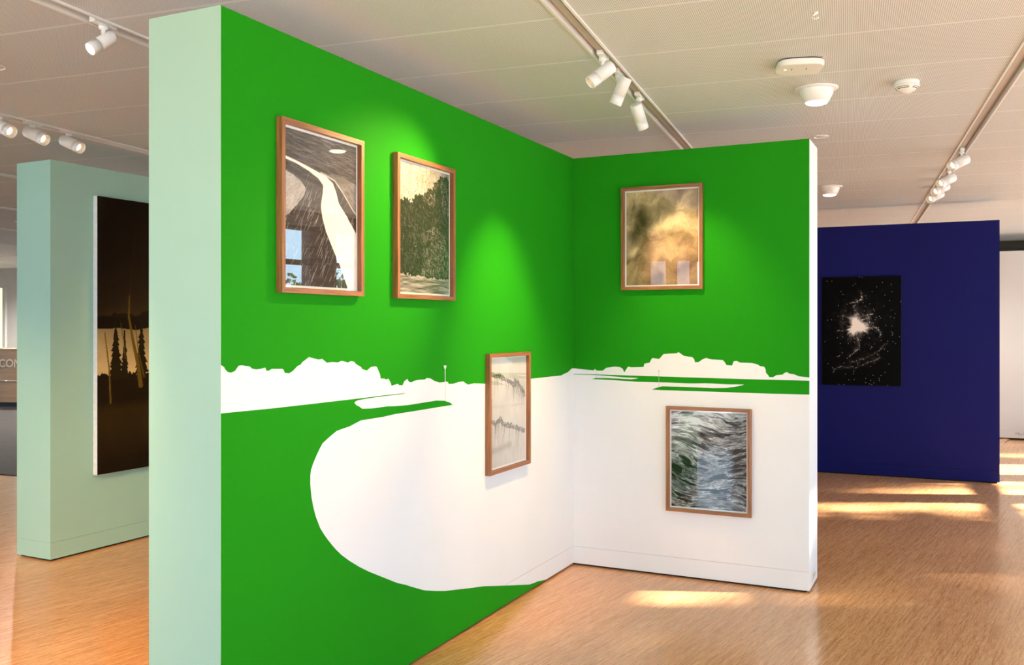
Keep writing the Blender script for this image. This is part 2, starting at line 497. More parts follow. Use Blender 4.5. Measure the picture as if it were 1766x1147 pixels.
LOWER_RIGHT=[(0,1.278),(0.209,1.278),(0.506,1.276),(0.809,1.274),(1.161,1.272),(1.519,1.272),(1.519,1.189),(1.291,1.187),(0.937,1.188),(0.602,1.188),(0.545,1.189),(0.569,1.2),(0.612,1.213),(0.753,1.213),(0.937,1.211),(1.019,1.214),(1.072,1.222),(1.121,1.233),(1.132,1.239),(1.028,1.237),(0.892,1.24),(0.8,1.236),(0.659,1.238),(0.448,1.237),(0.27,1.244),(0.133,1.247),(0.158,1.254),(0.249,1.256),(0.408,1.252),(0.443,1.258),(0.454,1.262),(0.349,1.264),(0.27,1.269),(0.169,1.274),(0,1.275)]

LL, RL, TH = 3.279, 1.519, 0.34
GAP, SK, EPS = 0.013, 0.125, 0.0008
P = empty('exhibition_partition', 'L-shaped exhibition partition with a green and white landscape mural and four framed walls drawings'.replace(' and four framed walls drawings', ''), 'partition', K, -A_W)
left = MB().box(-TH, 0, -LL, TH, SK + 0.0015, H).build('wall_panel', M['white'], P)
right = MB().box(0, RL, 0, TH, SK + 0.0015, H).build('wall_panel', M['white'], P)
MB().box(-TH, 0, -LL, TH, GAP, SK).build('skirting', M['white'], P)
MB().box(0, RL, 0, TH, GAP, SK).build('skirting', M['white'], P)
MB().box(-TH + 0.02, -0.02, -LL + 0.02, TH - 0.02, 0, SK + 0.01).box(-0.03, RL - 0.02, 0.02, TH - 0.02, 0, SK + 0.01).build('plinth', M['shadow'], P)
e = MB()
e.poly([(EPS, -u, z) for u, z in RIDGE_LEFT] + [(EPS, 0, H), (EPS, -LL, H)])
e.poly([(EPS, -u, z) for u, z in LOWER_LEFT] + [(EPS, -0.46, GAP), (EPS, -LL, GAP)])
e.poly([(x, -EPS, z) for x, z in RIDGE_RIGHT] + [(RL, -EPS, H), (EPS, -EPS, H)])
e.poly([(x, -EPS, z) for x, z in LOWER_RIGHT])
o = e.build('painted_mural', M['green'], P)
o['label'] = 'flat green paint: sky, distant fields and lake shore left white between'
e = MB().box(-TH, EPS, -LL - 0.004, -LL, GAP, H)
o = e.build('end_face', M['mint'], P)
o['label'] = 'pale mint painted end face'
# thin painted poles of the mural
e = MB()
e.add([(2 * EPS, -1.7165, 1.224), (2 * EPS, -1.7135, 1.224), (2 * EPS, -1.7135, 1.321), (2 * EPS, -1.7165, 1.321)], [(0, 1, 2, 3)])
e.add([(0.5895, -2 * EPS, 1.209), (0.5925, -2 * EPS, 1.209), (0.5925, -2 * EPS, 1.304), (0.5965, -2 * EPS, 1.314), (0.5855, -2 * EPS, 1.314), (0.5895, -2 * EPS, 1.304)], [(0, 1, 2, 3, 4, 5)])
e.add([(0.163, -2 * EPS, 1.253), (0.1645, -2 * EPS, 1.253), (0.1645, -2 * EPS, 1.297), (0.163, -2 * EPS, 1.297)], [(0, 1, 2, 3)])
e.build('painted_pole', M['pole_grey'], P)
# little outlet on the white end face
op = MB().box(RL, RL + 0.006, 0.09, 0.21, 0.045, 0.105, 0.002).build('outlet_plate', M['lacquer'], P)
MB().box(RL + 0.005, RL + 0.0075, 0.105, 0.125, 0.06, 0.09).box(RL + 0.005, RL + 0.0075, 0.14, 0.16, 0.06, 0.09).box(RL + 0.005, RL + 0.0075, 0.175, 0.195, 0.06, 0.09).build('socket', M['grey_letter'], op)

# ------------------------------------------------------------------ other partitions
def partition(name, label, loc, rz, x0, x1, th, h, mat):
    """Front face at local y=0 facing -Y, running along local X."""
    p = empty(name, label, 'partition', loc, rz)
    MB().box(x0, x1, 0, th, SK + 0.0015, h).build('wall_panel', M[mat], p)
    MB().box(x0, x1, 0, th, GAP, SK).build('skirting', M[mat], p)
    MB().box(x0 + 0.02, x1 - 0.02, 0.02, th - 0.02, 0, SK + 0.01).build('plinth', M['shadow'], p)
    return p
BLUE_RZ = R(-4.5)
BLUE = Vector((0.584, 10.530, 0))
partition('exhibition_partition', 'navy blue exhibition partition behind the green one, a black canvas on it', BLUE, BLUE_RZ, -2.6, 0.876, 0.34, 2.674, 'navy')
SAGE_RZ = R(90 - 7)
SAGE = Vector((-5.074, 4.803, 0))
partition('exhibition_partition', 'mint grey exhibition partition at the left, standing behind the green one', SAGE, SAGE_RZ, 0, 3.6, 0.35, 2.728, 'sage')
WHITE_P = Vector((2.2, 14.67, 0))
wp = partition('exhibition_partition', 'white exhibition partition at the far right beyond the navy one', WHITE_P, R(-5), -1.6, 0.85, 0.30, 2.66, 'white')
def text(body, size, mat, name, parent, loc, rot, extrude=0.002, bold=0.0):
    cu = bpy.data.curves.new(name, 'FONT')
    cu.body = body
    cu.size = size
    cu.extrude = extrude
    cu.offset = bold
    tmp = bpy.data.objects.new(name, cu)
    col.objects.link(tmp)
    dg = bpy.context.evaluated_depsgraph_get()
    dg.update()
    me = bpy.data.meshes.new_from_object(tmp.evaluated_get(dg))
    bpy.data.objects.remove(tmp)
    me.materials.clear()
    me.materials.append(mat)
    o = bpy.data.objects.new(name, me)
    col.objects.link(o)
    o.parent = parent
    o.location = loc
    o.rotation_euler = rot
    return o
text('Marke', 0.060, M['faint_letter'], 'lettering', wp, (0.04, -0.002, 0.055), (R(90), 0, 0), 0.0005)

# ------------------------------------------------------------------ drawings (tones computed here, laid on fine grids)
def noise(h, w, cy, cx, seed, octv=4, gain=0.5):
    out, amp, tot = np.zeros((h, w)), 1.0, 0.0
    rs = np.random.RandomState(seed)
    for _ in range(octv):
        gy, gx = int(math.ceil(cy)) + 2, int(math.ceil(cx)) + 2
        g = rs.rand(gy, gx)
        y, x = np.linspace(0, cy, h), np.linspace(0, cx, w)
        yi, xi = np.minimum(y.astype(int), gy - 2), np.minimum(x.astype(int), gx - 2)
        fy, fx = y - yi, x - xi
        fy, fx = (fy * fy * (3 - 2 * fy))[:, None], (fx * fx * (3 - 2 * fx))[None, :]
        a, b = g[yi][:, xi], g[yi][:, xi + 1]
        c, d = g[yi + 1][:, xi], g[yi + 1][:, xi + 1]
        out += amp * ((a * (1 - fx) + b * fx) * (1 - fy) + (c * (1 - fx) + d * fx) * fy)
        tot += amp
        amp *= gain
        cy, cx = cy * 2, cx * 2
    return out / tot

def sample(img, S, T):
    h, w = img.shape
    return img[np.clip((T * (h - 1)).astype(int), 0, h - 1), np.clip((S * (w - 1)).astype(int), 0, w - 1)]

def grid(h, w):
    return np.meshgrid(np.linspace(0, 1, w), np.linspace(0, 1, h))

def inside(S, T, poly):
    r = np.zeros(S.shape, bool)
    n = len(poly)
    for i in range(n):
        (x1, y1), (x2, y2) = poly[i], poly[(i + 1) % n]
        if y1 == y2:
            continue
        r ^= ((y1 > T) != (y2 > T)) & (S < (x2 - x1) * (T - y1) / (y2 - y1) + x1)
    return r

def dline(S, T, pts, asp=1.0):
    """Distance to a polyline, in units of the picture's width (asp = height / width)."""
    d = np.full(S.shape, 9.0)
    for (x1, y1), (x2, y2) in zip(pts[:-1], pts[1:]):
        ax, ay, bx, by = x1, y1 * asp, x2 - x1, (y2 - y1) * asp
        L2 = bx * bx + by * by + 1e-9
        k = np.clip(((S - ax) * bx + (T * asp - ay) * by) / L2, 0, 1)
        d = np.minimum(d, np.hypot(S - ax - k * bx, T * asp - ay - k * by))
    return d

def strokes(img, n, seed, length, ang, spread, val, alpha, box=(0, 1, 0, 1), mask=None):
    """Short drawn strokes blended into an (h, w) tone image."""
    rs = np.random.RandomState(seed)
    h, w = img.shape[:2]
    for _ in range(n):
        x, y = rs.uniform(box[0], box[1]) * w, rs.uniform(box[2], box[3]) * h
        a = ang + rs.normal() * spread
        L = length * w * rs.uniform(0.4, 1.3)
        k = np.arange(0, L, 0.6)
        xs, ys = (x + k * math.cos(a)).astype(int), (y + k * math.sin(a)).astype(int)
        ok = (xs >= 0) & (xs < w) & (ys >= 0) & (ys < h)
        xs, ys = xs[ok], ys[ok]
        if mask is not None and len(xs):
            ok = mask[ys, xs]
            xs, ys = xs[ok], ys[ok]
        al = alpha * rs.uniform(0.4, 1.0)
        img[ys, xs] = img[ys, xs] * (1 - al) + val * al
    return img

def tone(g, warm=(1, 1, 1)):
    return np.clip(np.stack([g * warm[0], g * warm[1], g * warm[2]], -1), 0, 1)

def mixc(a, b, m):
    return a * (1 - m[..., None]) + np.array(b) * m[..., None]

def art_object(name, rgb, w, h, parent, x0, z0, y):
    """rgb in sRGB 0..1, row 0 at the top; a flat grid in the local XZ plane facing -Y."""
    H_, W_ = rgb.shape[:2]
    S, T = grid(H_, W_)
    co = np.stack([x0 + S * w, np.full(S.shape, y), z0 + (1 - T) * h], -1).reshape(-1, 3)
    idx = np.arange(H_ * W_).reshape(H_, W_)
    q = np.stack([idx[1:, :-1], idx[1:, 1:], idx[:-1, 1:], idx[:-1, :-1]], -1).reshape(-1, 4)
    me = bpy.data.meshes.new(name)
    me.vertices.add(len(co))
    me.vertices.foreach_set('co', co.astype(np.float32).ravel())
    me.loops.add(q.size)
    me.loops.foreach_set('vertex_index', q.astype(np.int32).ravel())
    me.polygons.add(len(q))
    me.polygons.foreach_set('loop_start', (np.arange(len(q)) * 4).astype(np.int32))
    me.update(calc_edges=True)
    at = me.color_attributes.new('tone', 'FLOAT_COLOR', 'POINT')
    c = rgb.reshape(-1, 3)
    c = np.where(c <= 0.04045, c / 12.92, ((c + 0.055) / 1.055) ** 2.4)
    at.data.foreach_set('color', np.concatenate([c, np.ones((len(c), 1))], 1).astype(np.float32).ravel())
    me.materials.append(M['art'])
    o = bpy.data.objects.new(name, me)
    col.objects.link(o)
    o.parent = parent
    return o

def draw_road():
    ROAD=[(-0.012,0.176),(0.203,0.2),(0.395,0.228),(0.562,0.255),(0.658,0.291),(0.706,0.351),(0.742,0.419),(0.849,0.493),(0.962,0.581),(1.017,0.62),(1.017,1.006),(0.878,1.004),(0.754,0.84),(0.658,0.738),(0.562,0.626),(0.51,0.537),(0.49,0.456),(0.514,0.372),(0.522,0.318),(0.455,0.279),(0.323,0.243),(0.156,0.212),(-0.012,0.196)]
    HILL_L=[(-0.012,0.268),(0.12,0.289),(0.227,0.322),(0.287,0.361),(0.27,0.409),(0.179,0.474),(0.084,0.539),(-0.012,0.582)]
    HILL_R=[(0.49,0.237),(0.754,0.231),(1.017,0.265),(1.017,0.489),(0.933,0.436),(0.801,0.34),(0.682,0.27)]
    h, w = 330, 250
    S, T = grid(h, w)
    g = 0.27 + 0.10 * (noise(h, w, 90, 6, 1, 3) - 0.5) + 0.06 * (noise(h, w, 6, 5, 2) - 0.5) - 0.03 * T
    g = strokes(g, 420, 3, 0.16, R(8), 0.12, 0.62, 0.5, (0, 1, 0, 0.24))
    mid = inside(S, T, [(-0.01, 0.27), (0.5, 0.28), (0.5, 0.6), (-0.01, 0.62)])
    g = np.where(mid, g + 0.06, g)
    hl = inside(S, T, HILL_L)
    g = np.where(hl, 0.66 + 0.24 * (noise(h, w, 20, 10, 4, 4) - 0.5) + 0.1 * (0.4 - T), g)
    g = strokes(g, 160, 5, 0.15, R(-40), 0.3, 0.85, 0.5, (0, 0.3, 0.26, 0.6), hl)
    hr = inside(S, T, HILL_R)
    g = np.where(hr, 0.45 + 0.2 * (noise(h, w, 60, 6, 6, 3) - 0.5), g)
    g = strokes(g, 160, 7, 0.2, R(35), 0.3, 0.75, 0.4, (0.45, 1, 0.22, 0.5), hr)
    e = dline(S, T, HILL_R[3:] + HILL_R[:1], 1.24)
    g = np.where(e < 0.006, 0.8, g)
    g = strokes(g, 240, 8, 0.10, R(118), 0.12, 0.85, 0.65, (0, 1, 0.25, 1))
    band = dline(S, T, [(0, 0.245), (0.25, 0.29), (0.48, 0.315)], 1.24)
    g = np.where(band < 0.018, g * 0.75, g)
    rd = inside(S, T, ROAD)
    g = np.where(rd, 1.0 - 0.04 * noise(h, w, 30, 12, 9, 3), g)
    return tone(g, (1.0, 0.965, 0.92))

def draw_trees():
    TREES=[(-0.024,0.343),(0.052,0.299),(0.113,0.267),(0.216,0.287),(0.285,0.278),(0.33,0.235),(0.388,0.22),(0.491,0.216),(0.567,0.169),(0.595,0.156),(0.646,0.16),(0.698,0.102),(0.766,0.073),(0.835,0.028),(0.959,0.035),(1.014,0.035),(1.014,0.879),(0.698,0.876),(0.354,0.87),(-0.024,0.857)]
    h, w = 320, 250
    S, T = grid(h, w)
    g = 0.71 + 0.24 * (noise(h, w, 8, 26, 11, 3) - 0.5) - 0.10 * S
    g = strokes(g, 90, 12, 0.35, R(95), 0.15, 0.95, 0.4, (0, 1, 0, 0.3))
    wob = 0.05 * (noise(h, w, 40, 40, 13, 3) - 0.5)
    tr = inside(S + wob, T + wob, TREES)
    d = 0.17 + 0.10 * (noise(h, w, 60, 40, 14, 3) - 0.5)
    g = np.where(tr, d, g)
    dens = (noise(h, w, 5, 5, 15, 2) + 0.35 * S) > 0.62
    g = strokes(g, 1700, 16, 0.035, R(60), 0.8, 0.78, 0.55, (0.3, 1, 0.05, 0.85), tr & dens)
    g = strokes(g, 700, 17, 0.045, R(60), 0.6, 0.66, 0.45, (0, 1, 0.2, 0.85), tr)
    g = strokes(g, 260, 18, 0.03, R(-60), 0.7, 0.12, 0.7, (0.0, 1, 0.03, 0.34))
    gr = T > 0.872 + 0.02 * S + 0.02 * (noise(h, w, 20, 20, 19, 2) - 0.5)
    g = np.where(gr, 0.50 + 0.75 * (noise(h, w, 90, 7, 20, 3) - 0.5), g)
    return tone(g, (1.0, 0.975, 0.925))

def draw_cloud():
    h, w = 300, 240
    S, T = grid(h, w)
    wx, wy = noise(h, w, 3, 3, 21, 4) - 0.5, noise(h, w, 3, 3, 22, 4) - 0.5
    n = sample(noise(500, 400, 5, 4, 23, 6, 0.55), np.clip(S * 0.8 + 0.1 + 0.35 * wx, 0, 1), np.clip(T * 0.8 + 0.1 + 0.35 * wy, 0, 1))
    g = 0.62 + 1.1 * (n - 0.5)
    def blob(cx, cy, rx, ry, a):
        return a * np.exp(-((S - cx + 0.2 * wx) / rx) ** 2 - ((T - cy + 0.2 * wy) / ry) ** 2)
    g += blob(0.6, 0.36, 0.14, 0.12, 0.36) + blob(0.78, 0.2, 0.1, 0.08, 0.24) + blob(0.1, 0.6, 0.12, 0.05, 0.36) + blob(0.4, 0.38, 0.15, 0.1, 0.22) + blob(0.1, 0.06, 0.2, 0.1, 0.18)
    g += blob(0.25, 0.3, 0.16, 0.14, -0.24) + blob(0.12, 0.42, 0.12, 0.1, -0.12) + blob(0.72, 0.48, 0.2, 0.09, -0.24) + blob(0.7, 0.88, 0.35, 0.15, -0.1) + blob(0.2, 0.9, 0.2, 0.15, 0.1)
    g += 0.07 * (noise(h, w, 140, 110, 24, 1) - 0.5)
    g = np.clip(g, 0.16, 1.0)
    c = np.stack([0.12 + 0.93 * g, 0.05 + 0.87 * g, 0.01 + 0.71 * g], -1)
    m = np.clip((T - 0.55) * 1.6, 0, 0.5) * np.clip(S * 1.4, 0, 1)
    return np.clip(mixc(c, (0.55, 0.42, 0.36), m * 0.6), 0, 1)

def draw_branches():
    STRAND1=[(-0.007,0.125),(0.069,0.141),(0.174,0.159),(0.295,0.166),(0.417,0.197),(0.538,0.224),(0.66,0.263),(0.712,0.232),(0.771,0.231),(0.851,0.293),(0.938,0.332),(0.972,0.37)]
    STRAND2=[(-0.007,0.59),(0.069,0.572),(0.156,0.592),(0.226,0.576),(0.288,0.559),(0.382,0.619),(0.486,0.635),(0.59,0.644),(0.729,0.677),(0.955,0.717)]
    h, w = 320, 250
    S, T = grid(h, w)
    g = 0.83 + 0.16 * (noise(h, w, 4, 3, 31, 3) - 0.5) + 0.05 * (noise(h, w, 6, 40, 32, 2) - 0.5) - 0.10 * np.clip(T - 0.7, 0, 1)
    g -= 0.08 * np.exp(-((T - 0.44 - 0.02 * S) / 0.012) ** 2) * noise(h, w, 3, 8, 33, 2)
    g -= 0.12 * np.exp(-((T - 0.82 - 0.05 * (0.6 - S)) / 0.03) ** 2) * (S < 0.6)
    rs = np.random.RandomState(34)
    for pts, lo in ((STRAND1, 0.18), (STRAND2, 0.25)):
        wx = 0.05 * (noise(h, w, 30, 30, int(lo * 200), 3) - 0.5)
        d = dline(S + wx, T + wx * 0.8, pts, 1.25)
        thick = 0.016 + 0.022 * noise(h, w, 10, 12, 35, 2)
        nn = noise(h, w, 90, 75, 36, 2, 0.7)
        g = np.where((d < thick) & (nn > 0.46), lo + 0.5 * (nn - 0.3), np.where(d < thick, g * 0.86, g))
        P = np.array(pts)
        for _ in range(46):                    # drips hanging from the branch
            x = rs.choice([rs.uniform(0.02, 0.95), rs.normal(0.78 if lo < 0.2 else 0.3, 0.1)])
            y = np.interp(x, P[:, 0], P[:, 1])
            L = rs.uniform(0.04, 0.26)
            lx = x + rs.normal() * 0.03
            dd = dline(S + wx * 0.6, T, [(x, y), ((x + lx) / 2 + rs.normal() * 0.01, y + L * 0.5), (lx, y + L)], 1.25)
            al = rs.uniform(0.25, 0.8) * np.clip(1 - (T - y) / L, 0.15, 1)
            g = np.where(dd < 0.006, g * (1 - al) + 0.35 * al, g)
    m = np.exp(-((T - 0.62) / 0.03) ** 2)
    return tone(g, (1.0, 0.99, 0.955))

def draw_sea():
    h, w = 330, 260
    S, T = grid(h, w)
    sl = T + 0.16 * (S - 0.5) * (T - 0.1) * -1 + 0.055 * np.sin(5 * S + 4 * T) + 0.05 * (noise(h, w, 4, 3, 41, 3) - 0.5)
    n1 = sample(noise(900, 260, 40, 4.6, 42, 4, 0.58), np.clip(S, 0, 1), np.clip(sl * 0.85 + 0.06, 0, 1))
    n2 = sample(noise(900, 260, 80, 12, 43, 3, 0.6), np.clip(S, 0, 1), np.clip(sl * 0.85 + 0.06 + 0.03 * S, 0, 1))
    rid = 1 - np.abs(2 * n1 - 1) * 2.2
    base = 0.38 + 1.1 * (n1 - 0.5) + 0.6 * (n2 - 0.5)
    crest = np.clip(rid - 0.74, 0, 1) * 2.4
    light = np.exp(-((S - 0.25 + 0.6 * (T - 0.25)) / 0.42) ** 2) * np.clip(1.15 - 1.9 * T, 0, 1) + 0.55 * np.clip(0.2 - T, 0, 1)
    g = base - 0.12 * np.clip(T * 1.6, 0, 1) + 0.50 * light + crest * (0.5 + 0.4 * T)
    foam = np.exp(-(dline(S, T, [(0.2, 0.97), (0.4, 0.84), (0.55, 0.78), (0.7, 0.72), (0.75, 0.7)], 1.24) / 0.05) ** 2)
    g += foam * 0.6 * (noise(h, w, 60, 30, 44, 3) - 0.3)
    dark = np.exp(-((S - 0.12) / 0.2) ** 2 - ((T - 0.62) / 0.12) ** 2)
    g -= 0.18 * dark
    g = np.clip(g, 0.10, 0.97)
    k = np.clip((S - 0.1) * 0.8, 0, 1) * np.clip(T * 1.3, 0, 1)
    c = tone(g, (0.97, 1.0, 1.0))
    return np.clip(c + (1 - g)[..., None] * k[..., None] * np.array([0.02, 0.07, 0.14]), 0, 1)

def draw_burst():
    W = [[(0.493,0.133),(0.507,0.169),(0.51,0.2),(0.465,0.22),(0.359,0.241)], [(0.51,0.2),(0.437,0.251),(0.411,0.282),(0.43,0.323),(0.479,0.354),(0.563,0.364),(0.634,0.344)],
         [(0.648,0.338),(0.62,0.374),(0.563,0.395),(0.507,0.405)], [(0.549,0.461),(0.662,0.466),(0.718,0.486),(0.754,0.527),(0.746,0.567)],
         [(0.451,0.559),(0.479,0.61),(0.482,0.651),(0.423,0.693),(0.352,0.735)], [(0.831,0.618),(0.746,0.659),(0.662,0.711),(0.549,0.753),(0.366,0.786)],
         [(0.732,0.741),(0.577,0.794),(0.437,0.832),(0.239,0.835),(0.155,0.857)], [(0.197,0.499),(0.40,0.493)], [(0.26, 0.36), (0.42, 0.39)], [(0.5, 0.44), (0.66, 0.43)]]
    h, w = 380, 290
    S, T = grid(h, w)
    n = noise(h, w, 24, 20, 51, 4, 0.6)
    grain = noise(h, w, 110, 85, 55, 2, 0.7)
    wob = 0.03 * (noise(h, w, 30, 24, 52, 3) - 0.5)
    asp = 1.45
    ang = np.arctan2((T - 0.457) * asp, S - 0.451)
    rad = np.hypot(S - 0.451, (T - 0.457) * asp)
    lim = 0.135 + 0.05 * np.sin(3 * ang + 1.0) * 0.6 + 0.06 * (sample(noise(40, 400, 2, 60, 53, 2), (ang + math.pi) / 6.2832, np.full(S.shape, 0.5)) - 0.5)
    g = 1.15 * np.clip((lim * 1.12 - rad) / (lim * 0.75), 0, 1) ** 1.2
    g += 0.55 * np.exp(-(rad / 0.19) ** 2) * (n - 0.18)
    g += 0.25 * np.exp(-(rad / 0.36) ** 2) * np.clip(n - 0.5, 0, 1) * 2
    for i, p in enumerate(W):
        d = dline(S + wob, T + wob, p, asp)
        a = 0.75 if i < 5 else 0.45
        g += a * np.exp(-(d / 0.009) ** 2) * np.clip(2.6 * (grain - 0.38), 0, 1.2) + 0.16 * np.exp(-(d / 0.03) ** 2) * n
    rs = np.random.RandomState(54)
    for _ in range(430):
        x, y = rs.rand() * (w - 2), rs.rand() * (h - 2)
        if rs.rand() < 0.45:
            x, y = (0.5 + 0.2 * rs.normal()) * w, (0.5 + 0.24 * rs.normal()) * h
        xi, yi = int(np.clip(x, 1, w - 3)), int(np.clip(y, 1, h - 3))
        b = rs.rand() ** 3
        g[yi, xi] += 0.25 + 0.75 * b
        if b > 0.35:
            g[yi:yi + 2, xi:xi + 2] += 0.6
    g = np.clip(g, 0, 1)
    c = np.stack([0.012 + 0.98 * g, 0.012 + 0.95 * g, 0.014 + 0.90 * g], -1)
    return np.clip(c + np.clip(S - 0.45, 0, 1)[..., None] * (1 - g)[..., None] * np.array([0.02, 0.04, 0.055]), 0, 1)

def draw_forest(WM, HM, zb):
    h, w = 420, 330
    S, T = grid(h, w)
    X, Z = S * WM, zb + (1 - T) * HM
    c = np.zeros((h, w, 3)) + np.array([0.098, 0.066, 0.024])
    c += (0.03 * (noise(h, w, 10, 8, 61, 4) - 0.5))[..., None]
    top = 1.60 + 0.03 * (noise(h, w, 3, 14, 62, 3) - 0.5)
    haze = np.exp(-np.clip(Z - 1.68 + 0.1 * (noise(h, w, 5, 5, 63, 3) - 0.5), 0, 9) / 0.16) * (Z > 1.66)
    c = mixc(c, (0.30, 0.25, 0.15), haze * 0.75 * (0.4 + noise(h, w, 8, 6, 64, 3)) * 0.7)
    bandtop = 1.70 + 0.09 * (noise(2, w, 1, 22, 65, 3)[0] - 0.5)[None, :]
    c = mixc(c, (0.10, 0.075, 0.03), ((Z < bandtop) & (Z > 1.5)) * 0.85)
    glow_ = (Z < top - 0.02) & (Z > 1.2)
    k = np.clip((top - Z) / 0.4, 0, 1)
    gl = np.array([0.58, 0.52, 0.36]) * (1 - k[..., None]) + np.array([1.0, 0.88, 0.62]) * k[..., None]
    gl *= (0.9 + 0.25 * (noise(h, w, 12, 6, 66, 3) - 0.5))[..., None]
    c = np.where(glow_[..., None], gl, c)
    bank = Z < 1.245 + 0.06 * (noise(2, w, 1, 40, 67, 3)[0] - 0.5)[None, :]
    c = np.where(bank[..., None], np.array([0.115, 0.082, 0.022]) + (0.03 * (noise(h, w, 20, 12, 68, 3) - 0.5))[..., None], c)
    pond = np.clip((1.06 - Z) / 0.06, 0, 1) * np.clip((Z - 0.62) / 0.25, 0, 1)
    c = mixc(c, (0.22, 0.175, 0.055), pond * (0.35 + 0.6 * noise(h, w, 6, 10, 69, 3)))
    rs = np.random.RandomState(70)
    def spruce(x, zt, zb_, wd, colr):
        nonlocal c
        lv = 9
        for i in range(lv):
            z1 = zt + (zb_ - zt) * (i / lv)
            hw = wd * (0.15 + 0.85 * (i + 1) / lv)
            for sgn in (-1, 1):
                tipx, tipz = x + sgn * hw * rs.uniform(0.7, 1.1), z1 - 0.035 - 0.03 * rs.rand()
                poly = [(x, z1), (x + sgn * hw * 0.5, z1 - 0.012), (tipx, tipz), (x + sgn * hw * 0.4, z1 - 0.055), (x, z1 - 0.06)]
                c[inside(X, Z, poly)] = colr
        c[(np.abs(X - x) < 0.007) & (Z < zt + 0.05) & (Z > zb_)] = colr
    dk = np.array([0.13, 0.105, 0.03])
    for x, zt, zb_, wd in ((0.157, 1.585, 1.22, 0.085), (0.386, 1.60, 1.22, 0.08), (0.235, 1.52, 1.24, 0.05), (0.62, 1.62, 1.2, 0.09), (0.8, 1.5, 1.2, 0.07), (0.98, 1.58, 1.2, 0.09), (1.2, 1.55, 1.2, 0.08), (1.4, 1.6, 1.2, 0.09)):
        spruce(x, zt, zb_, wd, dk)
    ol = np.array([0.38, 0.31, 0.09])
    def trunk(pts, wd0, wd1, colr, al=1.0):
        nonlocal c
        d = dline(X, Z, pts)
        zt, zb_ = pts[0][1], pts[-1][1]
        wd = wd0 + (wd1 - wd0) * np.clip((zt - Z) / (zt - zb_), 0, 1)
        m = np.clip((wd - d) / 0.003, 0, 1) * al
        c = mixc(c, colr, m)
    trunk([(0.327, 2.289), (0.308, 2.054), (0.277, 1.821)], 0.003, 0.006, np.array([0.20, 0.165, 0.06]), 0.6)
    trunk([(0.277, 1.821), (0.272, 1.666), (0.308, 1.492), (0.355, 1.316), (0.379, 1.158)], 0.006, 0.022, ol)
    trunk([(0.063, 1.552), (0.079, 1.439), (0.101, 1.287), (0.112, 1.045)], 0.006, 0.009, np.array([0.42, 0.34, 0.13]))
    trunk([(0.20, 1.62), (0.225, 1.5), (0.24, 1.36)], 0.004, 0.006, ol * 0.9)
    trunk([(0.33, 1.6), (0.36, 1.4), (0.41, 1.22)], 0.004, 0.008, ol * 0.9)
    for x in (0.55, 0.9, 1.1, 1.33):
        trunk([(x, 1.9), (x + 0.02, 1.5), (x + 0.05, 1.1)], 0.004, 0.012, ol * 0.9)
    return np.clip(c, 0, 1)

FW, FH, FD, FB = 0.535, 0.665, 0.028, 0.021   # outer frame, depth, face width
LW_ROT, RW_ROT = R(90) - A_W, -A_W
wl = Vector((math.sin(A_W), math.cos(A_W), 0))
nl = Vector((math.cos(A_W), -math.sin(A_W), 0))
def framed(label, art, place, rz):
    t = empty('framed_drawing', label, 'picture', place, rz, 'framed drawings on the mural partition')
    w, h = FW / 2, FH
    def bar(pts_out, pts_in, mat):             # mitred bar: outer edge then inner edge, in (x, z)
        a, b, c, d = pts_out[0], pts_out[1], pts_in[1], pts_in[0]
        vs = [(x, -FD, z) for x, z in (a, b, c, d)] + [(x, -0.001, z) for x, z in (a, b, c, d)]
        MB().add(vs, [(0, 1, 2, 3), (7, 6, 5, 4), (0, 4, 5, 1), (1, 5, 6, 2), (2, 6, 7, 3), (3, 7, 4, 0)]).build('frame_side', M[mat], t)
    O = [(-w, 0), (w, 0), (w, h), (-w, h)]
    I = [(-w + FB, FB), (w - FB, FB), (w - FB, h - FB), (-w + FB, h - FB)]
    for k, mt in ((0, 'frame_x'), (1, 'frame_z'), (2, 'frame_x'), (3, 'frame_z')):
        k2 = (k + 1) % 4
        bar((O[k], O[k2]), (I[k], I[k2]), mt)
    MB().box(-w + FB, w - FB, -0.006, -0.001, FB, h - FB).build('paper', M['paper'], t)
    b = FB + 0.010
    art_object('drawing', art, FW - 2 * b, FH - 2 * b, t, -w + b, b, -0.0068)
    MB().box(-w + FB, w - FB, -0.0185, -0.0165, FB, h - FB).build('glass', M['glass'], t)
    return t
def on_left(u, z):
    return K - wl * u + nl * 0.001 + Vector((0, 0, z))
def on_right(x, z):
    return K + nl * x - wl * 0.001 + Vector((0, 0, z))
framed('framed drawing of a pale road winding through dark hills, upper left on the green wall', draw_road(), on_left(2.722, 1.726), LW_ROT)
framed('framed drawing of a black hedge of trees under a pale sky, beside the road drawing', draw_trees(), on_left(1.926, 1.726), LW_ROT)
framed('framed drawing of dripping grey branches, hung low across the green and white edge', draw_branches(), on_left(1.012, 0.782), LW_ROT)
framed('framed brown drawing of smoky clouds, high on the short green wall', draw_cloud(), on_right(0.612, 1.832), RW_ROT)
framed('framed drawing of grey rippling water, low on the white part of the wall', draw_sea(), on_right(0.912, 0.424), RW_ROT)

# canvas on the navy partition
bd = Vector((math.cos(BLUE_RZ), math.sin(BLUE_RZ), 0))
c = empty('canvas_painting', 'black canvas with a white starburst hanging on the navy partition', 'painting', BLUE + bd * -0.438 + Vector((math.sin(BLUE_RZ), -math.cos(BLUE_RZ), 0)) * 0.001 + Vector((0, 0, 0.962)), BLUE_RZ)
MB().box(-0.397, 0.397, -0.03, 0, 0, 1.166, 0.002).build('stretched_canvas', M['black_edge'], c)
art_object('painted_surface', draw_burst(), 0.79, 1.162, c, -0.395, 0.002, -0.0306)
